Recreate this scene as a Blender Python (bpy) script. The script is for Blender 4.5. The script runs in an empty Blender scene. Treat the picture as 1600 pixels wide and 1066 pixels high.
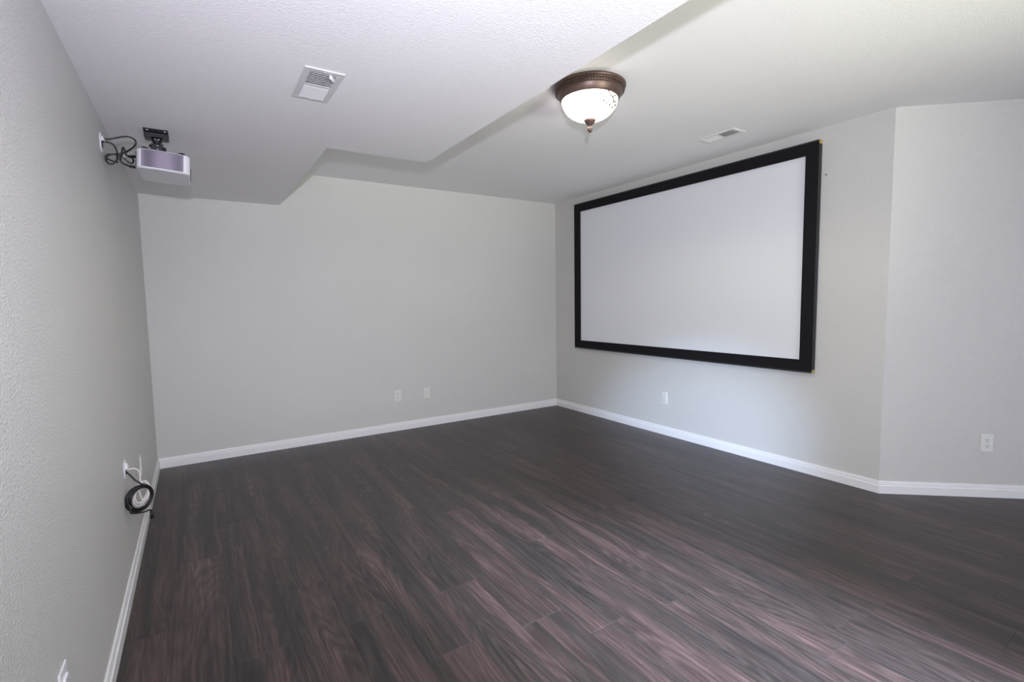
import bpy, bmesh, math, random
from mathutils import Vector, Matrix, Euler

random.seed(7)
scene = bpy.context.scene
COL = scene.collection
PI = math.pi

# ------------------------------------------------------------------ camera
H = 2.44            # ceiling height
ZS = 2.149          # underside of the soffit
W = 4.008           # inner face of the screen wall
REAR = -7.6

cam_d = bpy.data.cameras.new('camera')
cam = bpy.data.objects.new('camera', cam_d)
COL.objects.link(cam)
cam_d.sensor_width = 36.0
cam_d.lens = 766.8 / 1600.0 * 36.0
cam_d.clip_start = 0.02
right = Vector((0.8408, -0.5411, -0.0155)).normalized()
fwd = Vector((0.5395, 0.8381, -0.0806)).normalized()
right = (right - fwd * right.dot(fwd)).normalized()
up = right.cross(fwd)
m = Matrix((right, up, -fwd)).transposed().to_4x4()
m.translation = Vector((0.3144, -4.7391, 1.286))
cam.matrix_world = m
scene.camera = cam

# ------------------------------------------------------------------ world / light / exposure
vs = scene.view_settings
vs.view_transform = 'Standard'
vs.look = 'None'
vs.exposure = 0.0
vs.gamma = 1.0
vs.use_curve_mapping = False
scene.cycles.use_denoising = True
scene.cycles.max_bounces = 10
scene.cycles.diffuse_bounces = 6

world = bpy.data.worlds.new('sky')
scene.world = world
world.use_nodes = True
wn = world.node_tree
wn.nodes.clear()
sky = wn.nodes.new('ShaderNodeTexSky')
sky.sky_type = 'NISHITA'
sky.sun_disc = False
sky.sun_elevation = math.radians(40)
sky.sun_rotation = math.radians(60)
bg = wn.nodes.new('ShaderNodeBackground')
wo = wn.nodes.new('ShaderNodeOutputWorld')
wn.links.new(sky.outputs[0], bg.inputs[0])
wn.links.new(bg.outputs[0], wo.inputs[0])


def add_light(name, kind, loc, direction, energy, color, **kw):
    d = bpy.data.lights.new(name, kind)
    d.energy = energy
    d.color = color
    for k, v in kw.items():
        setattr(d, k, v)
    o = bpy.data.objects.new(name, d)
    COL.objects.link(o)
    o.location = loc
    o.rotation_euler = Vector(direction).to_track_quat('-Z', 'Y').to_euler()
    return o


# the photographer's flash, on the hot shoe above the lens
FLASH, FLASH_C, FLASH_CONE = 287.0, (0.861, 0.852, 1.0), 135
REAR_FILL, REAR_FILL_C = 68.0, (0.80, 0.84, 1.0)
CEILING_FILL, CEILING_FILL_C = 16.0, (0.97, 1.0, 0.75)
BEAM, BEAM_C = 1312.0, (0.524, 0.694, 1.0)
LAMP, LAMP_C = 9.9, (1.0, 0.935, 0.90)
LAMP_DOWN, LAMP_DOWN_C = 20.0, (1.0, 1.0, 0.66)
SHAFT, SHAFT_C = 7400.0, (0.72, 0.79, 1.0)
SKY = 0.015
add_light('camera_flash', 'SPOT', (0.31, -4.85, 1.49), (0.54, 0.84, 0.02), FLASH,
          FLASH_C, spot_size=math.radians(FLASH_CONE), spot_blend=1.0, shadow_soft_size=0.03)
# added fills at the rear, unseen: one level, one tilted up to brighten the ceiling
add_light('rear_fill', 'AREA', (2.4, REAR + 0.1, 1.1), (0, 1, 0), REAR_FILL,
          REAR_FILL_C, shape='RECTANGLE', size=1.8, size_y=1.8)
dl = add_light('ceiling_fill', 'AREA', (2.4, REAR + 0.1, 0.4), (0, 0.88, 0.5), CEILING_FILL,
               CEILING_FILL_C, shape='RECTANGLE', size=1.4, size_y=0.5)
dl.data.spread = math.radians(50)
# added cool spot, unseen, for the bluish patch low on the screen wall
add_light('added_wall_spot', 'SPOT', (0.04, -6.0, 1.55), (3.96, 4.05, -1.52), BEAM,
          BEAM_C, spot_size=math.radians(20), spot_blend=1.0, shadow_soft_size=0.12)
# another unseen spot, added to make the bright pool on the floor
add_light('added_floor_spot', 'SPOT', (2.9, REAR + 0.12, 1.95), (-0.93, 3.62, -1.95), SHAFT,
          SHAFT_C, spot_size=math.radians(21), spot_blend=1.0, shadow_soft_size=0.15)
bg.inputs['Strength'].default_value = SKY

# ------------------------------------------------------------------ materials


def new_mat(name):
    mt = bpy.data.materials.new(name)
    mt.use_nodes = True
    nt = mt.node_tree
    return mt, nt, nt.nodes['Principled BSDF']


def srgb(r, g, b):
    f = lambda c: c / 255 / 12.92 if c / 255 <= 0.04045 else ((c / 255 + 0.055) / 1.055) ** 2.4
    return (f(r), f(g), f(b), 1.0)


def simple(name, col, rough=0.5, metal=0.0, spec=0.5, bump=0.0, bscale=200.0, vary=0.0):
    """procedural: base colour with slight noise variation and optional fine bump"""
    mt, nt, bs = new_mat(name)
    bs.inputs['Roughness'].default_value = rough
    bs.inputs['Metallic'].default_value = metal
    bs.inputs['Specular IOR Level'].default_value = spec
    tc = nt.nodes.new('ShaderNodeTexCoord')
    no = nt.nodes.new('ShaderNodeTexNoise')
    no.inputs['Scale'].default_value = bscale
    no.inputs['Detail'].default_value = 3
    nt.links.new(tc.outputs['Object'], no.inputs['Vector'])
    mix = nt.nodes.new('ShaderNodeMix')
    mix.data_type = 'RGBA'
    c = col
    mix.inputs[6].default_value = (c[0] * (1 - vary), c[1] * (1 - vary), c[2] * (1 - vary), 1)
    mix.inputs[7].default_value = (min(1, c[0] * (1 + vary)), min(1, c[1] * (1 + vary)), min(1, c[2] * (1 + vary)), 1)
    nt.links.new(no.outputs['Fac'], mix.inputs[0])
    nt.links.new(mix.outputs[2], bs.inputs['Base Color'])
    if bump:
        bp = nt.nodes.new('ShaderNodeBump')
        bp.inputs['Strength'].default_value = bump
        bp.inputs['Distance'].default_value = 0.002
        nt.links.new(no.outputs['Fac'], bp.inputs['Height'])
        nt.links.new(bp.outputs[0], bs.inputs['Normal'])
    return mt


def drywall(name, col, rough=0.55, strength=0.35, spec=0.35):
    """painted drywall with an orange-peel spray texture"""
    mt, nt, bs = new_mat(name)
    bs.inputs['Roughness'].default_value = rough
    bs.inputs['Specular IOR Level'].default_value = spec
    tc = nt.nodes.new('ShaderNodeTexCoord')
    n1 = nt.nodes.new('ShaderNodeTexNoise')
    n1.inputs['Scale'].default_value = 150
    n1.inputs['Detail'].default_value = 2.0
    n1.inputs['Roughness'].default_value = 0.55
    n2 = nt.nodes.new('ShaderNodeTexNoise')
    n2.inputs['Scale'].default_value = 1.7
    n2.inputs['Detail'].default_value = 4
    for n in (n1, n2):
        nt.links.new(tc.outputs['Object'], n.inputs['Vector'])
    ramp = nt.nodes.new('ShaderNodeValToRGB')
    ramp.color_ramp.elements[0].position = 0.42
    ramp.color_ramp.elements[1].position = 0.68
    nt.links.new(n1.outputs['Fac'], ramp.inputs[0])
    bp = nt.nodes.new('ShaderNodeBump')
    bp.inputs['Strength'].default_value = strength
    bp.inputs['Distance'].default_value = 0.0016
    nt.links.new(ramp.outputs[0], bp.inputs['Height'])
    nt.links.new(bp.outputs[0], bs.inputs['Normal'])
    mix = nt.nodes.new('ShaderNodeMix')
    mix.data_type = 'RGBA'
    mix.inputs[6].default_value = (col[0] * .975, col[1] * .975, col[2] * .975, 1)
    mix.inputs[7].default_value = (col[0] * 1.025, col[1] * 1.025, col[2] * 1.025, 1)
    nt.links.new(n2.outputs['Fac'], mix.inputs[0])
    nt.links.new(mix.outputs[2], bs.inputs['Base Color'])
    return mt


def plank_material():
    mt, nt, bs = new_mat('dark_oak_laminate')
    N, L = nt.nodes, nt.links
    tc = N.new('ShaderNodeTexCoord')
    oi = N.new('ShaderNodeObjectInfo')

    def math_node(op, a, b=None):
        n = N.new('ShaderNodeMath')
        n.operation = op
        for i, v in enumerate((a, b)):
            if v is None:
                continue
            if isinstance(v, (int, float)):
                n.inputs[i].default_value = v
            else:
                L.new(v, n.inputs[i])
        return n.outputs[0]

    sep = N.new('ShaderNodeSeparateXYZ')
    L.new(tc.outputs['Object'], sep.inputs[0])
    off = math_node('MULTIPLY', oi.outputs['Random'], 83.0)
    x, y = sep.outputs[0], sep.outputs[1]

    def coord(sx, sy, oz):
        c = N.new('ShaderNodeCombineXYZ')
        L.new(math_node('MULTIPLY', x, sx), c.inputs[0])
        L.new(math_node('MULTIPLY', y, sy), c.inputs[1])
        L.new(math_node('ADD', off, oz), c.inputs[2])
        return c.outputs[0]

    def noise(vec, scale, detail, rough=0.5):
        n = N.new('ShaderNodeTexNoise')
        n.inputs['Scale'].default_value = scale
        n.inputs['Detail'].default_value = detail
        n.inputs['Roughness'].default_value = rough
        L.new(vec, n.inputs['Vector'])
        return n.outputs['Fac']

    def ramp(fac, stops):
        r = N.new('ShaderNodeValToRGB')
        e = r.color_ramp.elements
        e[0].position, e[0].color = stops[0]
        e[1].position, e[1].color = stops[-1]
        for p, c in stops[1:-1]:
            q = e.new(p)
            q.color = c
        L.new(fac, r.inputs[0])
        return r.outputs[0]

    def mixc(fac, a, b, blend='MIX'):
        n = N.new('ShaderNodeMix')
        n.data_type = 'RGBA'
        n.blend_type = blend
        for s, v in ((0, fac), (6, a), (7, b)):
            if isinstance(v, (int, float, tuple)):
                n.inputs[s].default_value = v
            else:
                L.new(v, n.inputs[s])
        return n.outputs[2]

    geo = N.new('ShaderNodeNewGeometry')
    gmap = N.new('ShaderNodeMapping')
    gmap.inputs['Scale'].default_value = (11.0, 0.95, 1.0)
    L.new(geo.outputs['Position'], gmap.inputs['Vector'])
    lot = noise(gmap.outputs[0], 1.0, 2.0)
    own = noise(coord(12.0, 1.2, 0.0), 1.0, 2.0)
    big = math_node('ADD', math_node('MULTIPLY', lot, 0.55), math_node('MULTIPLY', own, 0.5))
    streak = noise(coord(46.0, 1.3, 5.0), 1.0, 3.0)
    tone = math_node('ADD', math_node('MULTIPLY', big, 0.66), math_node('MULTIPLY', streak, 0.32))
    base = ramp(tone, [(0.38, srgb(45, 43, 42)), (0.48, srgb(57, 51, 49)),
                       (0.56, srgb(73, 60, 59)), (0.67, srgb(89, 75, 73))])
    # cathedral figure: contour lines of a stretched noise field
    field = noise(coord(7.5, 0.85, 11.0), 1.0, 1.5, 0.4)
    wig = noise(coord(55.0, 16.0, 3.0), 1.0, 2.0)
    ph = math_node('ADD', math_node('MULTIPLY', field, 120.0), math_node('MULTIPLY', wig, 3.0))
    lines = math_node('MULTIPLY_ADD', math_node('SINE', ph), 0.5)
    lines.node.inputs[2].default_value = 0.5
    fib = noise(coord(150.0, 6.0, 21.0), 1.0, 4.0, 0.72)
    fibr = ramp(fib, [(0.34, (0.45, 0.45, 0.45, 1)), (0.66, (1.55, 1.52, 1.50, 1))])
    col = mixc(0.62, base, fibr, 'MULTIPLY')
    pore = noise(coord(330.0, 11.0, 51.0), 1.0, 2.0, 0.6)
    porer = ramp(pore, [(0.40, (0.80, 0.80, 0.80, 1)), (0.62, (1.0, 1.0, 1.0, 1)), (0.74, (1.5, 1.47, 1.46, 1))])
    col = mixc(0.9, col, porer, 'MULTIPLY')
    amt = math_node('MULTIPLY', noise(coord(9.0, 2.2, 31.0), 1.0, 1.0), 1.1)
    liner = ramp(lines, [(0.12, (0.66, 0.64, 0.64, 1)), (0.62, (1.0, 1.0, 1.0, 1)), (0.95, (1.30, 1.27, 1.26, 1))])
    col = mixc(amt, col, mixc(1.0, col, liner, 'MULTIPLY'))
    # occasional dark knots
    vor = N.new('ShaderNodeTexVoronoi')
    vor.inputs['Scale'].default_value = 1.0
    L.new(coord(4.2, 1.5, 41.0), vor.inputs['Vector'])
    kn = ramp(vor.outputs['Distance'], [(0.05, (0.62, 0.62, 0.64, 1)), (0.24, (1, 1, 1, 1))])
    col = mixc(0.8, col, kn, 'MULTIPLY')
    tint = ramp(oi.outputs['Random'], [(0.0, (0.93, 0.935, 0.94, 1)), (1.0, (1.05, 1.035, 1.03, 1))])
    col = mixc(1.0, col, tint, 'MULTIPLY')
    L.new(col, bs.inputs['Base Color'])
    rr = N.new('ShaderNodeMapRange')
    rr.inputs['To Min'].default_value = 0.34
    rr.inputs['To Max'].default_value = 0.46
    L.new(fib, rr.inputs['Value'])
    L.new(rr.outputs[0], bs.inputs['Roughness'])
    bs.inputs['Specular IOR Level'].default_value = 0.5
    bp = N.new('ShaderNodeBump')
    bp.inputs['Strength'].default_value = 0.30
    bp.inputs['Distance'].default_value = 0.0006
    L.new(math_node('ADD', fib, math_node('MULTIPLY', lines, 0.35)), bp.inputs['Height'])
    L.new(bp.outputs[0], bs.inputs['Normal'])
    return mt


def screen_fabric():
    mt, nt, bs = new_mat('projection_fabric')
    bs.inputs['Base Color'].default_value = srgb(226, 228, 231)
    bs.inputs['Roughness'].default_value = 0.8
    bs.inputs['Specular IOR Level'].default_value = 0.2
    tc = nt.nodes.new('ShaderNodeTexCoord')
    no = nt.nodes.new('ShaderNodeTexNoise')
    no.inputs['Scale'].default_value = 4
    no.inputs['Detail'].default_value = 2
    nt.links.new(tc.outputs['Object'], no.inputs['Vector'])
    bp = nt.nodes.new('ShaderNodeBump')
    bp.inputs['Strength'].default_value = 0.06
    bp.inputs['Distance'].default_value = 0.02
    nt.links.new(no.outputs['Fac'], bp.inputs['Height'])
    nt.links.new(bp.outputs[0], bs.inputs['Normal'])
    return mt


def grille_material():
    """perforated vent mesh: rows of tiny dark holes in mauve-grey plastic"""
    mt, nt, bs = new_mat('projector_grille')
    N, L = nt.nodes, nt.links
    tc = N.new('ShaderNodeTexCoord')
    mp = N.new('ShaderNodeMapping')
    mp.inputs['Rotation'].default_value = (0, math.radians(45), 0)
    L.new(tc.outputs['Object'], mp.inputs['Vector'])
    vo = N.new('ShaderNodeTexVoronoi')
    vo.inputs['Scale'].default_value = 150
    vo.inputs['Randomness'].default_value = 0.0
    L.new(mp.outputs[0], vo.inputs['Vector'])
    r = N.new('ShaderNodeValToRGB')
    r.color_ramp.elements[0].position = 0.38
    r.color_ramp.elements[0].color = srgb(58, 52, 64)
    r.color_ramp.elements[1].position = 0.46
    r.color_ramp.elements[1].color = srgb(140, 130, 146)
    L.new(vo.outputs['Distance'], r.inputs[0])
    L.new(r.outputs[0], bs.inputs['Base Color'])
    bs.inputs['Roughness'].default_value = 0.5
    return mt


def bowl_material():
    mt, nt, bs = new_mat('lit_alabaster_glass')
    N, L = nt.nodes, nt.links
    tc = N.new('ShaderNodeTexCoord')
    no = N.new('ShaderNodeTexNoise')
    no.inputs['Scale'].default_value = 9
    no.inputs['Detail'].default_value = 4
    L.new(tc.outputs['Object'], no.inputs['Vector'])
    r = N.new('ShaderNodeValToRGB')
    r.color_ramp.elements[0].position = 0.3
    r.color_ramp.elements[0].color = (LAMP_C[0], LAMP_C[1] * .96, LAMP_C[2] * .88, 1)
    r.color_ramp.elements[1].position = 0.65
    r.color_ramp.elements[1].color = (*LAMP_C, 1)
    L.new(no.outputs['Fac'], r.inputs[0])
    bs.inputs['Base Color'].default_value = (0.9, 0.86, 0.78, 1)
    bs.inputs['Roughness'].default_value = 0.25
    L.new(r.outputs[0], bs.inputs['Emission Color'])
    # the bulbs sit off-centre, so the glass glows less on the far side from them
    dt = N.new('ShaderNodeVectorMath')
    dt.operation = 'DOT_PRODUCT'
    dt.inputs[1].default_value = (0.84, -0.54, 0.25)
    L.new(tc.outputs['Object'], dt.inputs[0])
    mr = N.new('ShaderNodeMapRange')
    mr.inputs['From Min'].default_value = -0.01
    mr.inputs['From Max'].default_value = 0.080
    mr.inputs['To Min'].default_value = LAMP * 1.55
    mr.inputs['To Max'].default_value = 0.95
    L.new(dt.outputs['Value'], mr.inputs['Value'])
    L.new(mr.outputs[0], bs.inputs['Emission Strength'])
    return mt


def glass_material():
    mt = bpy.data.materials.new('door_glass')
    mt.use_nodes = True
    nt = mt.node_tree
    nt.nodes.clear()
    out = nt.nodes.new('ShaderNodeOutputMaterial')
    mx = nt.nodes.new('ShaderNodeMixShader')
    fr = nt.nodes.new('ShaderNodeFresnel')
    tr = nt.nodes.new('ShaderNodeBsdfTransparent')
    tr.inputs[0].default_value = (0.92, 0.95, 0.94, 1)
    gl = nt.nodes.new('ShaderNodeBsdfGlossy')
    gl.inputs['Roughness'].default_value = 0.02
    nt.links.new(fr.outputs[0], mx.inputs[0])
    nt.links.new(tr.outputs[0], mx.inputs[1])
    nt.links.new(gl.outputs[0], mx.inputs[2])
    nt.links.new(mx.outputs[0], out.inputs[0])
    return mt


M = dict(
    wall=drywall('wall_paint', srgb(206, 205, 200), 0.42, 0.7),
    ceiling=drywall('ceiling_paint', srgb(237, 235, 236), 0.7, 0.35, 0.2),
    trim=simple('trim_paint', srgb(232, 231, 230), 0.35, vary=0.01, bscale=20),
    plank=plank_material(),
    subfloor=simple('subfloor', srgb(40, 36, 34), 0.9, vary=0.1, bscale=30),
    fabric=screen_fabric(),
    velvet=simple('black_velvet', srgb(24, 22, 25), 0.85, spec=0.2, vary=0.25, bscale=320, bump=0.3),
    frame_side=simple('dark_frame_side', srgb(27, 30, 29), 0.5, vary=0.12, bscale=60),
    raw_wood=simple('raw_pine', srgb(176, 150, 84), 0.7, vary=0.15, bscale=120),
    white_plastic=simple('white_plastic', srgb(226, 225, 228), 0.35, vary=0.01, bscale=40),
    ivory_plastic=simple('plate_plastic', srgb(222, 222, 216), 0.4, vary=0.01, bscale=40),
    slot=simple('slot_dark', srgb(46, 44, 44), 0.6, vary=0.05, bscale=60),
    screw=simple('screw_metal', srgb(205, 205, 208), 0.3, metal=0.6, vary=0.03, bscale=90),
    black_plastic=simple('black_plastic', srgb(22, 21, 24), 0.45, vary=0.15, bscale=90),
    black_metal=simple('black_metal', srgb(30, 28, 33), 0.4, metal=0.3, vary=0.15, bscale=120),
    rubber=simple('black_cable', srgb(16, 14, 16), 0.45, vary=0.15, bscale=90),
    white_cable=simple('white_cable', srgb(222, 216, 212), 0.45, vary=0.02, bscale=90),
    vent=simple('vent_enamel', srgb(206, 204, 206), 0.4, vary=0.02, bscale=60),
    vent_white=simple('white_vent_enamel', srgb(226, 224, 222), 0.4, vary=0.02, bscale=60),
    duct=simple('duct_inside', srgb(112, 110, 110), 0.8, vary=0.1, bscale=40),
    bronze=simple('oiled_bronze', srgb(96, 78, 71), 0.42, metal=0.55, vary=0.25, bscale=45, bump=0.15),
    bronze_dark=simple('dark_bronze', srgb(66, 50, 44), 0.5, metal=0.5, vary=0.2, bscale=80),
    vine=simple('vine_paint', srgb(88, 70, 48), 0.8, spec=0.1, vary=0.2, bscale=60),
    grille=grille_material(),
    bowl=bowl_material(),
    glass=glass_material(),
    lens=simple('lens_glass', srgb(20, 20, 40), 0.05, vary=0.05, bscale=10),
)

# ------------------------------------------------------------------ mesh helpers


class MB:
    def __init__(self):
        self.v, self.f, self.smooth = [], [], []

    def add(self, verts, faces, smooth=False):
        o = len(self.v)
        self.v += [tuple(p) for p in verts]
        for fc in faces:
            self.f.append([i + o for i in fc])
            self.smooth.append(smooth)

    def box(self, a, b, mat=None):
        (x0, y0, z0), (x1, y1, z1) = a, b
        vs_ = [Vector(p) for p in ((x0, y0, z0), (x1, y0, z0), (x1, y1, z0), (x0, y1, z0),
                                   (x0, y0, z1), (x1, y0, z1), (x1, y1, z1), (x0, y1, z1))]
        if mat is not None:
            vs_ = [mat @ p for p in vs_]
        self.add(vs_, [(0, 3, 2, 1), (4, 5, 6, 7), (0, 1, 5, 4), (1, 2, 6, 5), (2, 3, 7, 6), (3, 0, 4, 7)])

    def prism(self, outline, z0, z1, cham=0.0, inset=None):
        """outline: CCW list of (x, y); chamfered at both ends by shrinking rings"""
        n = len(outline)
        inset = cham if inset is None else inset

        def shrink(d):
            out = []
            for i in range(n):
                p0, p1, p2 = (Vector(outline[(i + k) % n]) for k in (-1, 0, 1))
                a = (p1 - p0).normalized()
                b = (p2 - p1).normalized()
                nb = Vector((-a.y, a.x)) + Vector((-b.y, b.x))
                nb = nb / max(nb.length_squared, 1e-9) * 2
                out.append(p1 + nb * d)
            return out
        rings = [(shrink(inset), z0), (outline, z0 + cham), (outline, z1 - cham), (shrink(inset), z1)] if cham else \
                [(outline, z0), (outline, z1)]
        vs_, fs = [], []
        for r, z in rings:
            vs_ += [(p[0], p[1], z) for p in r]
        for k in range(len(rings) - 1):
            for i in range(n):
                j = (i + 1) % n
                fs.append((k * n + i, k * n + j, (k + 1) * n + j, (k + 1) * n + i))
        fs.append(tuple(range(n - 1, -1, -1)))
        fs.append(tuple((len(rings) - 1) * n + i for i in range(n)))
        self.add(vs_, fs)

    def tube(self, pts, r, seg=8, closed=False, r_end=None):
        pts = [Vector(p) for p in pts]
        n = len(pts)
        vs_, fs = [], []
        prev = None
        for i, p in enumerate(pts):
            if closed:
                t = pts[(i + 1) % n] - pts[i - 1]
            else:
                t = pts[min(i + 1, n - 1)] - pts[max(i - 1, 0)]
            t.normalize()
            if prev is None:
                a = Vector((0, 0, 1)) if abs(t.z) < 0.9 else Vector((1, 0, 0))
                u_ = t.cross(a).normalized()
            else:
                u_ = (prev - t * prev.dot(t)).normalized()
            prev = u_
            w_ = t.cross(u_)
            rr = r if r_end is None else r + (r_end - r) * i / (n - 1)
            for k in range(seg):
                an = 2 * PI * k / seg
                vs_.append(p + (u_ * math.cos(an) + w_ * math.sin(an)) * rr)
        for i in range(n if closed else n - 1):
            j = (i + 1) % n
            for k in range(seg):
                q = (k + 1) % seg
                fs.append((i * seg + k, i * seg + q, j * seg + q, j * seg + k))
        if not closed:
            fs.append(tuple(range(seg - 1, -1, -1)))
            fs.append(tuple((n - 1) * seg + k for k in range(seg)))
        self.add(vs_, fs, True)

    def lathe(self, prof, seg=48, centre=(0, 0, 0)):
        """prof: (radius, z) list; r = 0 closes the end"""
        cx, cy, cz = centre
        rings, vs_, fs = [], [], []
        for r, z in prof:
            if r < 1e-6:
                rings.append([len(vs_)])
                vs_.append((cx, cy, cz + z))
            else:
                rings.append(list(range(len(vs_), len(vs_) + seg)))
                vs_ += [(cx + r * math.cos(2 * PI * k / seg), cy + r * math.sin(2 * PI * k / seg), cz + z) for k in range(seg)]
        for a, b in zip(rings, rings[1:]):
            for k in range(seg):
                q = (k + 1) % seg
                if len(a) == 1 and len(b) == 1:
                    continue
                if len(a) == 1:
                    fs.append((a[0], b[q], b[k]))
                elif len(b) == 1:
                    fs.append((a[k], a[q], b[0]))
                else:
                    fs.append((a[k], a[q], b[q], b[k]))
        self.add(vs_, fs, True)

    def transform(self, mat):
        self.v = [tuple(mat @ Vector(p)) for p in self.v]
        return self

    def build(self, name, mat, parent=None, bevel=0.0, auto=None, subsurf=0):
        me = bpy.data.meshes.new(name)
        me.from_pydata(self.v, [], self.f)
        bm = bmesh.new()
        bm.from_mesh(me)
        bmesh.ops.recalc_face_normals(bm, faces=bm.faces)
        bm.to_mesh(me)
        bm.free()
        for p, s in zip(me.polygons, self.smooth):
            p.use_smooth = s
        me.materials.append(mat)
        o = bpy.data.objects.new(name, me)
        COL.objects.link(o)
        if parent is not None:
            o.parent = parent
        if bevel:
            b = o.modifiers.new('bevel', 'BEVEL')
            b.width = bevel
            b.segments = 2
            b.limit_method = 'ANGLE'
        return o


def empty(name, loc, rot=(0, 0, 0)):
    o = bpy.data.objects.new(name, None)
    COL.objects.link(o)
    o.location = loc
    o.rotation_euler = rot
    o.empty_display_size = 0.05
    return o


def tag(o, label, cat, group=None):
    o['label'] = label
    o['category'] = cat
    if group:
        o['group'] = group
    return o


def struct(o, label=None):
    o['kind'] = 'structure'
    if label:
        o['label'] = label
    return o


def spline(pts, n=6):
    """Catmull-Rom through pts"""
    P = [Vector(p) for p in pts]
    P = [P[0] * 2 - P[1]] + P + [P[-1] * 2 - P[-2]]
    out = []
    for i in range(1, len(P) - 2):
        for k in range(n):
            t = k / n
            a, b, c, d = P[i - 1:i + 3]
            out.append(0.5 * ((2 * b) + (c - a) * t + (2 * a - 5 * b + 4 * c - d) * t * t + (3 * b - a - 3 * c + d) * t ** 3))
    out.append(P[-2])
    return out


def rrect(w, h, r, seg=4):
    """CCW rounded rectangle outline centred on the origin"""
    pts = []
    for cx, cy, a0 in ((w / 2 - r, h / 2 - r, 0), (-w / 2 + r, h / 2 - r, 90), (-w / 2 + r, -h / 2 + r, 180), (w / 2 - r, -h / 2 + r, 270)):
        for k in range(seg + 1):
            a = math.radians(a0 + 90 * k / seg)
            pts.append((cx + r * math.cos(a), cy + r * math.sin(a)))
    return pts


# ------------------------------------------------------------------ room shell
AX, AY = W, -3.4055
AD = Vector((0.754, -0.657)).normalized()
ALEN = 2.2
BX, BY = AX + AD.x * ALEN, AY + AD.y * ALEN
# inner outline of the room, counter-clockwise seen from above
ROOM = [Vector(p) for p in ((0, REAR), (BX, REAR), (BX, BY), (AX, AY), (W, 0), (0, 0))]


def offset_pt(i, d):
    """mitred point of the outline moved inward by d (outward when negative)"""
    n = len(ROOM)
    p0, p1, p2 = ROOM[i - 1], ROOM[i], ROOM[(i + 1) % n]
    a, b = (p1 - p0).normalized(), (p2 - p1).normalized()
    na, nb = Vector((-a.y, a.x)), Vector((-b.y, b.x))
    s = na + nb
    return p1 + s * (2 * d / s.length_squared)


def run(name, i, profile, mat):
    """sweep a (inward depth, height) profile along edge i of the room, mitred at both ends"""
    j = (i + 1) % len(ROOM)
    n = len(profile)
    vs_ = []
    for k in (i, j):
        for d, z in profile:
            p = offset_pt(k, d)
            vs_.append((p.x, p.y, z))
    fs = [(a, (a + 1) % n, n + (a + 1) % n, n + a) for a in range(n)]
    fs += [tuple(range(n)), tuple(range(2 * n - 1, n - 1, -1))]
    b = MB()
    b.add(vs_, fs)
    return b.build(name, mat)


wall_prof = [(0, -0.02), (0, H), (-0.10, H), (-0.10, -0.02)]
struct(run('wall_back', 4, wall_prof, M['wall']))
# left wall, with a window opening added behind the camera to carry the spot
WY0, WY1, WZ0, WZ1 = -6.6, -5.4, 0.9, 2.0
b = MB()
b.box((-0.1, WY1, -0.02), (0, 0, H))
b.box((-0.1, REAR, -0.02), (0, WY0, H))
b.box((-0.1, WY0, -0.02), (0, WY1, WZ0))
b.box((-0.1, WY0, WZ1), (0, WY1, H))
struct(b.build('wall_left', M['wall']))
b = MB()
for a0, a1, c0, c1 in ((WY0, WY0 + .05, WZ0, WZ1), (WY1 - .05, WY1, WZ0, WZ1), (WY0, WY1, WZ0, WZ0 + .05), (WY0, WY1, WZ1 - .05, WZ1),
                       ((WY0 + WY1) / 2 - .02, (WY0 + WY1) / 2 + .02, WZ0, WZ1)):
    b.box((-0.085, a0, c0), (-0.03, a1, c1))
w1_ = struct(b.build('added_window_1', M['trim']))
for a0, a1 in ((WY0 + .05, (WY0 + WY1) / 2 - .02), ((WY0 + WY1) / 2 + .02, WY1 - .05)):
    b = MB()
    b.box((-0.06, a0, WZ0 + .05), (-0.055, a1, WZ1 - .05))
    b.build('pane', M['glass'], w1_)
struct(run('wall_right', 3, wall_prof, M['wall']))
struct(run('wall_angled', 2, wall_prof, M['wall']))
struct(run('wall_side', 1, wall_prof, M['wall']))
# rear wall with a sliding glass door, added as the source of the fills
DX0, DX1, DZ = 1.42, 3.38, 2.06
b = MB()
b.box((-0.1, REAR - 0.1, -0.02), (DX0, REAR, H))
b.box((DX1, REAR - 0.1, -0.02), (BX + 0.1, REAR, H))
b.box((DX0, REAR - 0.1, DZ), (DX1, REAR, H))
struct(b.build('wall_rear', M['wall']))
b = MB()
for x0, x1, z0, z1 in ((DX0, DX0 + 0.06, 0, DZ), (DX1 - 0.06, DX1, 0, DZ), (DX0, DX1, DZ - 0.06, DZ), (DX0, DX1, 0.0, 0.06),
                       ((DX0 + DX1) / 2 - 0.04, (DX0 + DX1) / 2 + 0.04, 0, DZ)):
    b.box((x0, REAR - 0.09, z0), (x1, REAR - 0.01, z1))
d1 = struct(b.build('added_door_1', M['trim']))
for x0, x1 in ((DX0 + 0.06, (DX0 + DX1) / 2 - 0.04), ((DX0 + DX1) / 2 + 0.04, DX1 - 0.06)):
    b = MB()
    b.box((x0, REAR - 0.053, 0.06), (x1, REAR - 0.047, DZ - 0.06))
    b.build('pane', M['glass'], d1)
# ground outside the door so that the daylight has a horizon
b = MB()
b.box((-6, REAR - 9, -0.15), (12, REAR - 0.1, -0.05))
struct(b.build('ground_outside', simple('patio_concrete', srgb(150, 148, 142), 0.9, vary=0.08, bscale=3)))

out = [offset_pt(i, -0.1) for i in range(len(ROOM))]
b = MB()
b.prism([(p.x, p.y) for p in out], H, H + 0.1)
struct(b.build('ceiling', M['ceiling']))
# soffit (boxed-in duct) stepping across the left half of the ceiling
SX1, SX2, SY = 0.981, 1.570, -1.843
b = MB()
b.prism([(0, REAR), (SX2, REAR), (SX2, SY), (SX1, SY), (SX1, 0), (0, 0)], ZS, H)
struct(b.build('ceiling_soffit', M['ceiling']))

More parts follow.
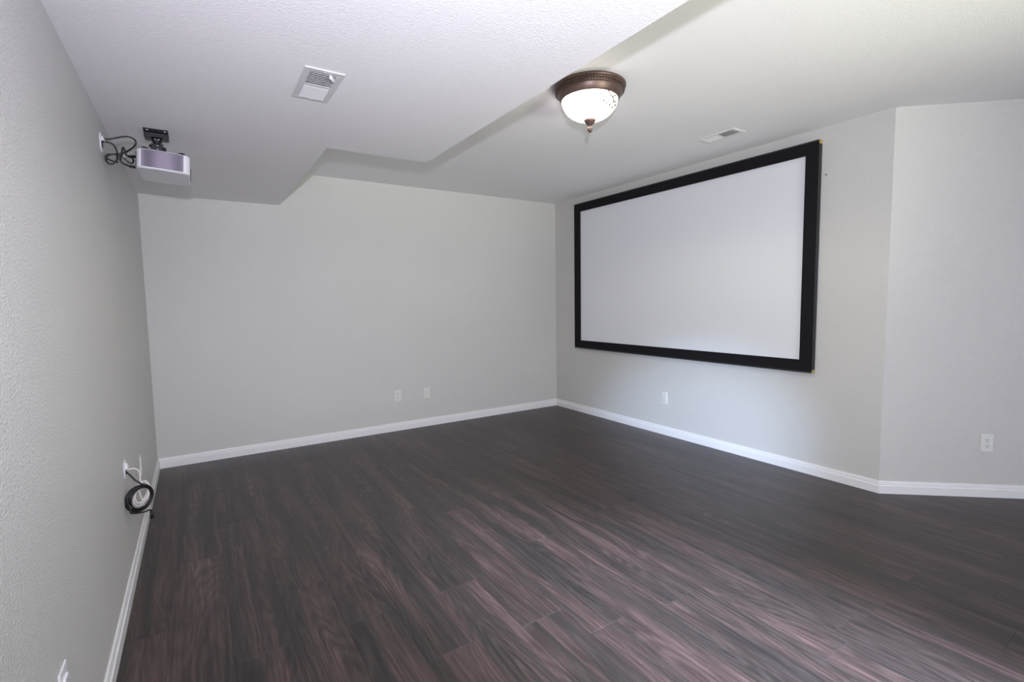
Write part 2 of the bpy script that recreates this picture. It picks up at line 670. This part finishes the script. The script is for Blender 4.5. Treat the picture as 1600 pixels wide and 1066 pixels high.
base_prof = [(0, 0), (0.014, 0), (0.014, 0.050), (0.0125, 0.053), (0.0095, 0.055), (0.0100, 0.064), (0.0085, 0.068), (0.0085, 0.073), (0.0060, 0.080), (0, 0.080)]
for nm, i in (('baseboard_back', 4), ('baseboard_left', 5), ('baseboard_right', 3), ('baseboard_angled', 2), ('baseboard_side', 1)):
    struct(run(nm, i, base_prof, M['trim']))

# ------------------------------------------------------------------ floor
b = MB()
b.prism([(p.x, p.y) for p in ROOM], -0.05, -0.009)
floor = struct(b.build('floor', M['subfloor']))

PW, PL = 0.1942, 1.33
SEAM0 = 0.1705
known = {0: -1.85, 1: -2.79, 2: -2.41, 3: -2.80, 4: -3.165, 5: -2.80, 6: -3.20, 8: -2.655, 10: -3.95,
         12: -3.925, 13: -4.28, 14: -3.915, 21: -3.88}


def plank_mesh(x0, x1, y0, y1, cx, cy):
    c, t = 0.0007, 0.0085
    bm = bmesh.new()
    rings = []
    for d, z in ((0, -t), (0, -c), (c, 0)):
        rings.append([bm.verts.new((px - cx, py - cy, z)) for px, py in
                      ((x0 + d, y0 + d), (x1 - d, y0 + d), (x1 - d, y1 - d), (x0 + d, y1 - d))])
    for a, bb in zip(rings, rings[1:]):
        for k in range(4):
            q = (k + 1) % 4
            bm.faces.new((a[k], a[q], bb[q], bb[k]))
    bm.faces.new(rings[0][::-1])
    bm.faces.new(rings[-1])
    return bm


full = None
rows = range(-1, 29)
for k in rows:
    x0 = SEAM0 + PW * k
    x1 = x0 + PW
    x0c, x1c = max(x0, 0.0), min(x1, BX)
    if x1c - x0c < 0.01:
        continue
    j0 = known.get(k, -random.random() * PL - 2.0)
    while j0 < 0:
        j0 += PL
    y1 = j0
    while y1 > REAR:
        y0 = y1 - PL
        a0, a1 = max(y0, REAR), min(y1, 0.0)
        y1 = y0
        if a1 - a0 < 0.01:
            continue
        cx, cy = (x0c + x1c) / 2, (a0 + a1) / 2
        nrm = Vector((AD.y, -AD.x))            # from the angled wall into the room
        inside = [(Vector((px, py)) - Vector((AX, AY))).dot(nrm) for px in (x0c, x1c) for py in (a0, a1)]
        whole = (a1 - a0 > PL - 1e-6) and (x1c - x0c > PW - 1e-6)
        if x1c > W and min(inside) < 0:
            # cut the plank to the corner between the screen wall and the angled wall
            me = bpy.data.meshes.new('plank')
            parts = bmesh.new()
            for side in (0, 1):
                bm = plank_mesh(x0c, x1c, a0, a1, cx, cy)
                cuts = [((W - cx, 0, 0), (1, 0, 0))] if side == 0 else \
                       [((W - cx, 0, 0), (-1, 0, 0)), ((AX - cx, AY - cy, 0), (-nrm.x, -nrm.y, 0))]
                for co, no in cuts:
                    bmesh.ops.bisect_plane(bm, geom=bm.verts[:] + bm.edges[:] + bm.faces[:], plane_co=co, plane_no=no, clear_outer=True)
                tmp = bpy.data.meshes.new('cut')
                bm.to_mesh(tmp)
                bm.free()
                parts.from_mesh(tmp)
                bpy.data.meshes.remove(tmp)
            bmesh.ops.remove_doubles(parts, verts=parts.verts, dist=1e-5)
            parts.to_mesh(me)
            parts.free()
            if len(me.polygons) < 3:
                continue
        elif whole and full is not None:
            me = full
        else:
            bm = plank_mesh(x0c, x1c, a0, a1, cx, cy)
            me = bpy.data.meshes.new('plank')
            bm.to_mesh(me)
            bm.free()
            if whole:
                full = me
        if not me.materials:
            me.materials.append(M['plank'])
        o = bpy.data.objects.new('plank', me)
        COL.objects.link(o)
        o.location = (cx, cy, 0)
        o.parent = floor

# ------------------------------------------------------------------ projection screen
FY0, FY1, FZ0, FZ1 = -2.985, -0.400, 0.745, 2.358
FW, FD = 0.088, 0.040
scr = tag(empty('projection_screen', (W, (FY0 + FY1) / 2, FZ0)),
          'large white projection screen in a wide black frame on the wall', 'screen')
oy, oz = (FY0 + FY1) / 2, FZ0
y0, y1, z0, z1 = FY0 - oy, FY1 - oy, FZ0 - oz, FZ1 - oz
b = MB()
nu, nv = 40, 26
ys, zs_ = (y0 + FW - .01, y1 - FW + .01), (z0 + FW - .01, z1 - FW + .01)
vs_, fs = [], []
for jv in range(nv + 1):
    for iu in range(nu + 1):
        u, v = iu / nu, jv / nv
        # faint tension folds running in from the lower right corner
        d = math.hypot(u * 1.6, v)
        fold = 0.0022 * math.exp(-d * 3.5) * math.sin(14 * math.atan2(v + .02, u * 1.6 + .02) * 2)
        vs_.append((-0.024 + fold, ys[0] + (ys[1] - ys[0]) * u, zs_[0] + (zs_[1] - zs_[0]) * v))
for jv in range(nv):
    for iu in range(nu):
        a = jv * (nu + 1) + iu
        fs.append((a, a + 1, a + nu + 2, a + nu + 1))
nfr = len(vs_)
b.add(vs_, fs, True)
b.box((-0.020, ys[0], zs_[0]), (-0.002, ys[1], zs_[1]))
b.build('fabric', M['fabric'], scr)


def member(name, a, bb, horizontal, outer):
    """frame member with an L profile: velvet face and a thin raised outer lip"""
    q = MB()
    q.box((-FD, a[0], a[1]), (0, bb[0], bb[1]))
    return q


# top and bottom rails run the full width, stiles stand between them
lip = 0.012
for nm, (za, zb), (la, lb) in (('top_rail', (z1 - FW, z1), (z1 - lip, z1)), ('bottom_rail', (z0, z0 + FW), (z0, z0 + lip))):
    q = MB()
    q.box((-FD, y0 + 0.0, za), (0, y1, zb))
    r = q.build(nm, M['velvet'], scr, bevel=0.0015)
    q = MB()
    q.box((-FD - 0.004, y0 + 0.0, la), (-FD + 0.002, y1, lb))
    q.build('edge_lip', M['frame_side'], r, bevel=0.001)
for nm, (ya, yb), (la, lb), (sa, sb) in (('stile', (y0, y0 + FW), (y0, y0 + lip), (y0 - 0.002, y0)),
                                         ('stile', (y1 - FW, y1), (y1 - lip, y1), (y1, y1 + 0.002))):
    q = MB()
    q.box((-FD - 0.0006, ya, z0 + FW), (0, yb, z1 - FW))
    r = q.build(nm, M['velvet'], scr, bevel=0.0015)
    q = MB()
    q.box((-FD - 0.001, sa, z0 + 0.022), (0, sb, z1 - 0.026))
    q.build('side_strip', M['frame_side'], r)
for za, zb in ((z1 - 0.025, z1 - 0.001), (z0 + 0.002, z0 + 0.020)):
    q = MB()
    q.box((-FD + 0.001, y0 - 0.003, za), (-0.002, y0 + 0.002, zb))
    e = q.build('bare_wood_end', M['raw_wood'], scr)
    e['label'] = 'bare wood end of frame rail'

# ------------------------------------------------------------------ ceiling lamp
LX, LY = 2.182, -2.656
lamp = tag(empty('ceiling_lamp', (LX, LY, H)), 'lit flush-mount ceiling lamp with bronze rim and frosted glass bowl', 'lamp')
b = MB()
b.lathe([(0, 0), (0.188, 0), (0.192, -0.003), (0.193, -0.009), (0.191, -0.015), (0.185, -0.0185), (0.181, -0.020), (0.183, -0.0225),
         (0.181, -0.036), (0.176, -0.0395), (0.172, -0.041), (0.1715, -0.045), (0.167, -0.056), (0.160, -0.068), (0.156, -0.074), (0.1525, -0.076),
         (0.148, -0.073), (0.148, -0.062), (0, -0.062)], 64)
rim = b.build('rim', M['bronze'], lamp)
b = MB()
for k in range(72):
    a = 2 * PI * k / 72
    mt = Matrix.Rotation(a, 4, 'Z')
    b.box((0.1795, -0.0052, -0.0350), (0.1850, 0.0052, -0.0240), mt)
b.build('bead_band', M['bronze_dark'], rim)
b = MB()
prof = []
for k in range(15):
    t = k / 14
    an = t * PI / 2
    prof.append((0.151 * math.cos(an) ** 0.85, -0.070 - 0.108 * math.sin(an) ** 1.05))
prof[-1] = (0.0, -0.178)
b.lathe(prof, 56)
b.build('glass_bowl', M['bowl'], lamp)
b = MB()
b.lathe([(0, -0.170), (0.031, -0.171), (0.034, -0.176), (0.030, -0.185), (0.020, -0.196), (0.012, -0.204), (0.008, -0.209), (0.008, -0.213),
         (0.0130, -0.217), (0.0140, -0.224), (0.011, -0.233), (0.005, -0.241), (0, -0.243)], 28)
b.build('finial', M['bronze'], lamp)
# the light the bulbs send down through the bowl
add_light('lamp_light', 'SPOT', (LX, LY, 2.185), (0, 0, -1), LAMP_DOWN, LAMP_DOWN_C,
          spot_size=math.radians(170), spot_blend=0.3, shadow_soft_size=0.1)
# painted vine sprig on the side of the bowl


def bowl_pt(az, t, lift=0.0012):
    an = t * PI / 2
    r = 0.151 * math.cos(an) ** 0.85 + lift
    return (r * math.cos(az), r * math.sin(az), -0.070 - 0.108 * math.sin(an) ** 1.05)


b = MB()
A0 = math.atan2(-4.74 - LY, 0.31 - LX) + math.radians(38)
for stroke in (((0, .03), (4, .08), (9, .14), (16, .18), (22, .24), (25, .33)), ((9, .14), (6, .20), (7, .27), (9, .33)),
               ((16, .18), (20, .12), (26, .08)), ((22, .24), (30, .26), (36, .22)), ((-8, .06), (-4, .10), (2, .09))):
    b.tube(spline([bowl_pt(A0 + math.radians(a), t) for a, t in stroke], 4), 0.0024, 5)
for a, t in ((2, .36), (-7, .32), (13, .38), (29, .40), (36, .30)):
    c0 = Vector(bowl_pt(A0 + math.radians(a), t))
    c1 = Vector(bowl_pt(A0 + math.radians(a + 3), t + .03))
    b.tube([c0, (c0 + c1) / 2, c1], 0.0042, 6)
v = b.build('painted_vine', M['vine'], lamp)
v['label'] = 'brown painted vine sprig'

# ------------------------------------------------------------------ air vents


def vent(name, loc, zc, sx, sy, label, near_dark, mat, lever=False):
    """ceiling register hanging below zc; long axis along y; slats run along x in two opposed banks"""
    t = tag(empty(name, (loc[0], loc[1], zc)), label, 'vent')
    bd = 0.024
    b = MB()
    for (ax, ay), (bx, by) in (((-sx / 2, -sy / 2), (sx / 2, -sy / 2 + bd)), ((-sx / 2, sy / 2 - bd), (sx / 2, sy / 2)),
                               ((-sx / 2, -sy / 2 + bd), (-sx / 2 + bd, sy / 2 - bd)), ((sx / 2 - bd, -sy / 2 + bd), (sx / 2, sy / 2 - bd))):
        b.box((ax, ay, -0.0045), (bx, by, 0))
    b.box((-sx / 2 + bd, -0.006, -0.0045), (sx / 2 - bd, 0.006, -0.001))
    b.build('frame', mat, t, bevel=0.001)
    b = MB()
    b.box((-sx / 2 + bd, -sy / 2 + bd, -0.0012), (sx / 2 - bd, sy / 2 - bd, 0))
    b.build('damper', M['duct'], t)
    n = 8
    ly = sy / 2 - bd - 0.006
    slat = None
    for half in (-1, 1):
        for k in range(n):
            yc = half * (0.006 + ly * (k + 0.5) / n)
            ang = math.radians(24 if (half < 0) == near_dark else -24)
            mtx = Matrix.Translation((0, yc, -0.0042)) @ Matrix.Rotation(ang, 4, 'X')
            b = MB()
            b.box((-sx / 2 + bd, -0.0068, -0.0006), (sx / 2 - bd, 0.0068, 0.0006), mtx)
            b.build('slat', mat, t)
    for yy in (-sy / 2 + bd / 2, sy / 2 - bd / 2):
        b = MB()
        b.lathe([(0, -0.0085), (0.003, -0.0082), (0.0048, -0.006), (0.0048, -0.004), (0, -0.004)], 12, (0, yy, 0))
        b.build('screw', M['screw'], t)
    if lever:
        b = MB()
        mtx = Matrix.Translation((sx * 0.2, -sy / 2 + 0.032, -0.012)) @ Matrix.Rotation(math.radians(-32), 4, 'Z')
        b.box((-0.0045, -0.014, -0.009), (0.0045, 0.016, 0.006), mtx)
        b.build('lever', M['white_plastic'], t, bevel=0.002)
    return t


vent('air_vent', (0.771, -2.636), ZS, 0.142, 0.302, 'grey air vent with a white lever on the low soffit', True, M['vent'], True)
vent('air_vent', (3.535, -2.525), H, 0.145, 0.295, 'slim white air vent on the ceiling above the screen', True, M['vent_white'])

# ------------------------------------------------------------------ wall plates


def wall_frame(pos, normal):
    """matrix: local x along the wall, local y up, local z out of the wall"""
    n = Vector(normal).normalized()
    x = Vector((0, 0, 1)).cross(n)
    mt = Matrix((x, Vector((0, 0, 1)), n)).transposed().to_4x4()
    mt.translation = Vector(pos)
    return mt


def plate_thing(name, pos, normal, label, cat, group=None):
    o = empty(name, (0, 0, 0))
    o.matrix_world = wall_frame(pos, normal)
    return tag(o, label, cat, group)


PLATE = MB()
PLATE.prism(rrect(0.070, 0.115, 0.005), 0.0, 0.0055, 0.0018, 0.003)


def plate_body(t, mat, w=0.070, h=0.115):
    q = MB()
    q.prism(rrect(w, h, 0.005), 0.0, 0.0055, 0.0018, 0.003)
    q.build('cover_plate', mat, t)


def duplex(pos, normal, label, mat=None, group='electrical outlets around the room'):
    mat = mat or M['ivory_plastic']
    t = plate_thing('wall_outlet', pos, normal, label, 'outlet', group)
    plate_body(t, mat)
    for s in (1, -1):
        q = MB()
        q.prism([(x, y + s * 0.0195) for x, y in rrect(0.034, 0.029, 0.010)], 0.0050, 0.0074, 0.0008)
        r = q.build('receptacle', mat, t)
        for sx, sw, sh in ((-0.0065, 0.0026, 0.0095), (0.0065, 0.0026, 0.0080)):
            q = MB()
            q.box((sx - sw / 2, s * 0.0195 + 0.003 - sh / 2, 0.0070), (sx + sw / 2, s * 0.0195 + 0.003 + sh / 2, 0.0077))
            q.build('slot', M['slot'], r)
        q = MB()
        q.lathe([(0, 0.0077), (0.0027, 0.0077), (0.0027, 0.0070), (0, 0.0070)], 10, (0, s * 0.0195 - 0.0075, 0))
        q.build('ground_hole', M['slot'], r)
    q = MB()
    q.lathe([(0, 0.0068), (0.0022, 0.0066), (0.003, 0.0052), (0, 0.0052)], 10)
    q.build('screw', M['screw'], t)
    return t


AN = Vector((AD.y, -AD.x, 0))
duplex((1.985, 0, 0.358), (0, -1, 0), 'white electrical outlet with dark slots on the back wall, left of two')
duplex((W, -1.657, 0.350), (-1, 0, 0), 'white electrical outlet on the wall below the projection screen')
pa = Vector((AX, AY)) + AD * 0.608
duplex((pa.x, pa.y, 0.348), AN, 'white electrical outlet on the angled wall at the right edge')
duplex((0, -1.246, 0.378), (1, 0, 0), 'white electrical outlet on the left wall near the back corner')
# plate with a cable jack, next to the back-wall outlet
t = plate_thing('cable_jack_plate', (2.297, 0, 0.350), (0, -1, 0), 'pale cable jack plate on the back wall, right of two', 'wall plate')
plate_body(t, M['ivory_plastic'])
q = MB()
q.prism(rrect(0.034, 0.066, 0.004), 0.005, 0.0072, 0.0008)
q.build('insert', M['ivory_plastic'], t)
for yy in (0.014, -0.014):
    q = MB()
    q.lathe([(0, 0.0135), (0.0030, 0.0135), (0.0036, 0.013), (0.0048, 0.0125), (0.0048, 0.0070), (0, 0.0070)], 14, (0, yy, 0))
    q.build('jack', M['screw'], t)
for yy in (0.048, -0.048):
    q = MB()
    q.lathe([(0, 0.0068), (0.0022, 0.0066), (0.003, 0.0048), (0, 0.0048)], 10, (0, yy, 0))
    q.build('screw', M['screw'], t)
# rocker-style plate at the bottom left of the picture
t = plate_thing('wall_outlet', (0, -3.236, 0.383), (1, 0, 0), 'white outlet low on the left wall, closest to the viewer', 'outlet',
                'electrical outlets around the room')
plate_body(t, M['white_plastic'])
q = MB()
q.prism(rrect(0.034, 0.067, 0.003), 0.005, 0.0105, 0.0015)
r = q.build('receptacle', M['white_plastic'], t)
for s in (1, -1):
    for sx in (-0.0065, 0.0065):
        q = MB()
        q.box((sx - 0.0013, s * 0.018 - 0.004, 0.0100), (sx + 0.0013, s * 0.018 + 0.004, 0.0108))
        q.build('slot', M['slot'], r)
for yy in (0.048, -0.048):
    q = MB()
    q.lathe([(0, 0.0068), (0.0022, 0.0066), (0.003, 0.0048), (0, 0.0048)], 10, (0, yy, 0))
    q.build('screw', M['screw'], t)


def pass_plate(pos, label):
    """cable pass-through plate with a hooded opening"""
    t = plate_thing('cable_plate', pos, (1, 0, 0), label, 'wall plate', 'cable pass-through plates on the left wall')
    q = MB()
    q.prism(rrect(0.078, 0.090, 0.034, 6), 0.0, 0.0055, 0.0018, 0.003)
    q.build('cover_plate', M['white_plastic'], t)
    q = MB()
    seg = 14
    vs_, fs = [], []
    # half-dome hood, open at the bottom
    rows_ = 6
    for i in range(rows_ + 1):
        ph = PI / 2 * i / rows_
        for k in range(seg + 1):
            th = PI * k / seg
            vs_.append((0.024 * math.cos(th) * math.cos(ph) if i < rows_ else 0.0, 0.004 + 0.028 * math.sin(th) * math.cos(ph), 0.004 + 0.013 * math.sin(ph)))
    for i in range(rows_):
        for k in range(seg):
            a = i * (seg + 1) + k
            fs.append((a, a + 1, a + seg + 2, a + seg + 1))
    q.add(vs_, fs, True)
    q.build('hood', M['white_plastic'], t)
    q = MB()
    q.prism([(x, y - 0.008) for x, y in rrect(0.040, 0.030, 0.008)], 0.0050, 0.0066, 0.0005)
    q.build('opening', M['slot'], t)
    return t


pass_plate((0, -1.822, 2.030), 'white cable plate high on the left wall beside the projector')
pass_plate((0, -1.905, 0.538), 'white cable plate low on the left wall above the coiled cable')

# ------------------------------------------------------------------ projector and its mount
mount = tag(empty('projector_mount', (0.203, -1.650, ZS)), 'black swivel mount screwed to the soffit above the projector', 'mount')
b = MB()
b.prism(rrect(0.100, 0.172, 0.004), -0.004, 0, 0.0)
b.build('ceiling_plate', M['black_metal'], mount)
b = MB()
b.box((-0.050, -0.040, -0.026), (0.050, 0.040, -0.003))
b.build('raised_channel', M['black_metal'], mount, bevel=0.004)
for sx, sy in ((-0.034, -0.070), (0.036, -0.070), (-0.034, 0.070), (0.036, 0.070)):
    b = MB()
    b.lathe([(0, -0.0075), (0.004, -0.007), (0.0058, -0.0045), (0.0058, -0.003), (0, -0.003)], 12, (sx, sy, 0))
    b.build('screw', M['screw'], mount)
b = MB()
b.lathe([(0, -0.024), (0.021, -0.024), (0.023, -0.030), (0.021, -0.040), (0.016, -0.046), (0.016, -0.052), (0.020, -0.056), (0.020, -0.066), (0, -0.066)], 24)
nk = b.build('neck', M['black_metal'], mount)
for sx in (-0.007, 0.008):
    b = MB()
    b.lathe([(0, 0.003), (0.003, 0.0025), (0.0042, 0.0), (0, 0.0)], 10)
    b.transform(Matrix.Translation((sx, -0.0225, -0.032)) @ Matrix.Rotation(PI / 2, 4, 'X'))
    b.build('screw', M['screw'], nk)
b = MB()
b.box((-0.025, -0.028, -0.100), (0.025, 0.028, -0.054))
b.box((-0.034, -0.010, -0.068), (-0.025, 0.010, -0.056))
b.box((0.025, -0.012, -0.082), (0.037, 0.012, -0.064))
yk = b.build('yoke', M['black_metal'], mount, bevel=0.003)
for zz in (-0.064, -0.080):
    b = MB()
    b.lathe([(0, 0.003), (0.003, 0.0025), (0.0042, 0.0), (0, 0.0)], 10)
    b.transform(Matrix.Translation((0.002, -0.028, zz)) @ Matrix.Rotation(PI / 2, 4, 'X'))
    b.build('screw', M['screw'], yk)
TILT = math.radians(3.4)
tm = Matrix.Rotation(TILT, 4, 'Y')
for sx, sy in ((-0.07, -0.10), (0.08, -0.10), (-0.07, 0.10), (0.08, 0.10)):
    q = Vector((sx, sy, 0))
    L_ = q.length
    an = math.atan2(sy, sx)
    b = MB()
    b.box((0.0, -0.009, -0.0030), (L_ + 0.01, 0.009, 0.0), tm @ Matrix.Rotation(an, 4, 'Z'))
    b.transform(Matrix.Translation((0.022, 0, -0.1015)))
    b.build('arm', M['black_metal'], mount)

PX, PY, PZ = 0.226, -1.655, 1.938
proj = tag(empty('projector', (PX, PY, PZ), (0, TILT, 0)), 'white projector with mauve side grille hanging upside down from the soffit', 'projector')


def body_outline(grow=0.0):
    w, d = 0.107 + grow, 0.145 + grow
    pts = []
    # rounded rectangle whose long sides bow outward a little
    for cx, cy, a0 in ((1, 1, 0), (-1, 1, 90), (-1, -1, 180), (1, -1, 270)):
        r = 0.030
        for k in range(7):
            a = math.radians(a0 + 90 * k / 6)
            pts.append((cx * (w - r) + r * math.cos(a), cy * (d - r) + r * math.sin(a)))
    outp = []
    n = len(pts)
    for i in range(n):
        p, q_ = Vector(pts[i]), Vector(pts[(i + 1) % n])
        steps = max(1, int((q_ - p).length / 0.012))
        for s in range(steps):
            c = p.lerp(q_, s / steps)
            bow = 0.010 * (1 - (c.x / w) ** 2)
            outp.append((c.x, c.y + (bow if c.y > 0 else -bow)))
    return outp


b = MB()
b.prism(body_outline(), 0.0, 0.092, 0.005, 0.007)
body = b.build('housing', M['white_plastic'], proj)
# grille set into the side that faces the room
b = MB()
vs_, fs = [], []
n = 20
for i in range(n + 1):
    x = -0.086 + 0.166 * i / n
    yb = -0.145 - 0.010 * (1 - (x / 0.107) ** 2)
    if x < -0.077:
        yb += 0.030 - math.sqrt(max(0, 0.030 ** 2 - (x + 0.077) ** 2))
    for zz, dd in ((0.006, 0.0008), (0.010, -0.0014), (0.084, -0.0014), (0.088, 0.0008)):
        vs_.append((x, yb + dd, zz))
for i in range(n):
    for k in range(3):
        a = i * 4 + k
        fs.append((a, a + 4, a + 5, a + 1))
fs += [(0, 1, 2, 3), tuple(n * 4 + k for k in (3, 2, 1, 0))]
fs += [tuple(i * 4 + 0 for i in range(n + 1)), tuple(i * 4 + 3 for i in range(n, -1, -1))]
b.add(vs_, fs)
g = b.build('grille', M['grille'], proj)
g['label'] = 'mauve perforated side grille'
# lens ring on the side facing the screen, sockets at the back, feet on the lower face
b = MB()
b.lathe([(0.026, 0), (0.033, 0), (0.033, 0.0032), (0.030, 0.0042), (0.026, 0.0035), (0.026, 0)], 32)
b.transform(Matrix.Translation((0.105, 0.055, 0.046)) @ Matrix.Rotation(PI / 2, 4, 'Y'))
ln = b.build('lens_ring', M['black_plastic'], proj)
b = MB()
b.lathe([(0, 0.0040), (0.012, 0.0036), (0.022, 0.0028), (0.0265, 0.002), (0.0265, 0), (0, 0)], 28)
b.transform(Matrix.Translation((0.105, 0.055, 0.046)) @ Matrix.Rotation(PI / 2, 4, 'Y'))
b.build('lens', M['lens'], ln)
b = MB()
b.box((-0.110, -0.110, 0.012), (-0.105, 0.110, 0.078))
b.build('socket_panel', M['black_plastic'], proj, bevel=0.001)
b = MB()
b.lathe([(0, -0.0), (0.009, 0.0), (0.009, 0.0), (0, 0.003)], 12, (0.06, 0.09, 0.0905))
b.build('adjusting_knob', M['black_plastic'], proj)
b = MB()
b.lathe([(0, 0.004), (0.016, 0.004), (0.018, 0.001), (0.018, 0.0), (0, 0.0)], 20, (0.062, -0.118, 0.0915))
b.build('foot', M['black_plastic'], proj)

# ------------------------------------------------------------------ cables by the projector


def cable(name, pts, r, mat, label, n=6):
    o = MB()
    o.tube(spline(pts, n), r, 8)
    return tag(o.build(name, mat), label, 'cable')


cb = cable('power_cable', [(0.008, -1.822, 2.050), (0.025, -1.82, 2.048), (0.054, -1.82, 2.058), (0.083, -1.82, 2.069), (0.104, -1.815, 2.073),
                      (0.122, -1.812, 2.066), (0.128, -1.812, 2.052), (0.121, -1.805, 2.036), (0.102, -1.775, 2.026), (0.084, -1.76, 2.016),
                      (0.066, -1.765, 2.004), (0.040, -1.765, 1.998), (0.016, -1.765, 1.992), (0.009, -1.765, 1.978), (0.030, -1.765, 1.967), (0.052, -1.765, 1.962)],
           0.0037, M['rubber'], 'black cable arching high from the wall plate over the projector edge')
cb = cable('video_cable', [(0.008, -1.822, 2.034), (0.025, -1.82, 2.036), (0.044, -1.818, 2.028), (0.054, -1.81, 2.007), (0.054, -1.80, 1.984),
                      (0.049, -1.785, 1.966), (0.036, -1.782, 1.951), (0.022, -1.782, 1.948), (0.010, -1.782, 1.962), (0.015, -1.782, 1.981),
                      (0.036, -1.78, 1.993), (0.060, -1.776, 1.992), (0.060, -1.772, 1.974), (0.070, -1.766, 1.961), (0.084, -1.76, 1.955), (0.098, -1.75, 1.953)],
           0.0037, M['rubber'], 'black cable drooping from the wall plate into loops behind the projector')
b = MB()
b.tube([(0.094, -1.752, 1.9535), (0.113, -1.742, 1.953)], 0.0062, 10)
pl = b.build('plug', M['black_plastic'], cb)
cb = cable('slack_cable', [(0.060, -1.748, 1.978), (0.066, -1.748, 2.006), (0.073, -1.748, 2.038), (0.080, -1.746, 2.022), (0.083, -1.742, 2.004),
                      (0.072, -1.742, 1.997), (0.080, -1.738, 1.984), (0.096, -1.735, 1.972), (0.107, -1.735, 1.978), (0.106, -1.728, 1.996), (0.092, -1.722, 2.006), (0.098, -1.715, 2.010)],
           0.0037, M['rubber'], 'short black cable knotted in a bow behind the projector')
b = MB()
b.tube([(0.088, -1.7215, 2.006), (0.113, -1.706, 2.012)], 0.0065, 10)
b.build('plug', M['black_plastic'], cb)
b = MB()
b.tube([(0.074, -1.7505, 1.999), (0.079, -1.7505, 1.994)], 0.0045, 8)
b.build('cable_tie', M['white_cable'], cb)

# ------------------------------------------------------------------ coiled cables low on the left wall


def coil_pts(centre, ru, rv, e1, e2, e3, turns, jit, start, n=30):
    rnd = random.Random(jit)
    pts = []
    tot = int(turns * n)
    k1, k2, k3 = rnd.random() * 6, rnd.random() * 6, rnd.random() * 6
    for i in range(tot + 1):
        a = start + 2 * PI * i / n
        tt = i / n
        s = 1 + 0.095 * math.sin(tt * 2.1 + k1) + 0.06 * math.sin(a * 0.73 + k2)
        off = 0.0065 * math.sin(tt * 2.9 + k3) + 0.003 * math.sin(a * 1.37)
        pts.append(Vector(centre) + e1 * (ru * s * math.cos(a)) + e2 * (rv * s * math.sin(a)) + e3 * off)
    return pts


e1 = Vector((0.72, 0.66, -0.36)).normalized()
e2 = Vector((0.10, 0.04, 0.99))
e2 = (e2 - e1 * e2.dot(e1)).normalized()
e3 = e1.cross(e2)
cc = (0.0520, -1.945, 0.404)
ring = coil_pts(cc, 0.056, 0.054, e1, e2, e3, 6.4, 3, PI / 2)
lead = spline([(0.009, -1.918, 0.528), (0.022, -1.924, 0.512), (0.040, -1.936, 0.488)], 5)
tail = spline([ring[-1], ring[-1] + Vector((0.004, -0.004, -0.016)), Vector((0.060, -1.952, 0.338)), Vector((0.082, -1.932, 0.336)), Vector((0.092, -1.925, 0.325))], 5)
b = MB()
b.tube(lead + ring + tail[1:], 0.0037, 7)
coil = tag(b.build('coiled_cable', M['rubber']), 'black cable wound into a coil hanging by the left baseboard', 'cable')
b = MB()
b.tube([(0.091, -1.926, 0.327), (0.090, -1.926, 0.312), (0.088, -1.928, 0.292)], 0.0075, 8)
b.build('connector', M['black_plastic'], coil)
# white cable hanging behind it
w1 = spline([(0.009, -1.892, 0.532), (0.030, -1.885, 0.532), (0.046, -1.88, 0.522), (0.052, -1.878, 0.500), (0.052, -1.878, 0.470)], 6)
wr = coil_pts((0.052, -1.868, 0.405), 0.034, 0.052, e1, e2, e3, 4.2, 9, PI / 2, 26)
wt = spline([wr[-1], wr[-1] + Vector((0.006, 0, -0.012)), Vector((0.060, -1.868, 0.330))], 4)
b = MB()
b.tube(w1 + wr[2:] + wt[1:], 0.0036, 7)
wc = tag(b.build('coiled_cable', M['white_cable']), 'white cable bundled inside the black cable coil', 'cable')
b = MB()
b.box((0.050, -1.876, 0.306), (0.070, -1.860, 0.332))
b.build('connector', M['white_cable'], wc, bevel=0.003)

# ------------------------------------------------------------------ nail in the wall right of the screen
b = MB()
b.lathe([(0, 0.006), (0.0035, 0.0055), (0.0048, 0.003), (0.0048, 0.002), (0.0018, 0.002), (0.0018, -0.01), (0, -0.01)], 12)
b.transform(wall_frame((W, -3.018, 2.119), (-1, 0, 0)))
tag(b.build('nail', M['slot']), 'small dark nail in the wall right of the screen', 'nail')
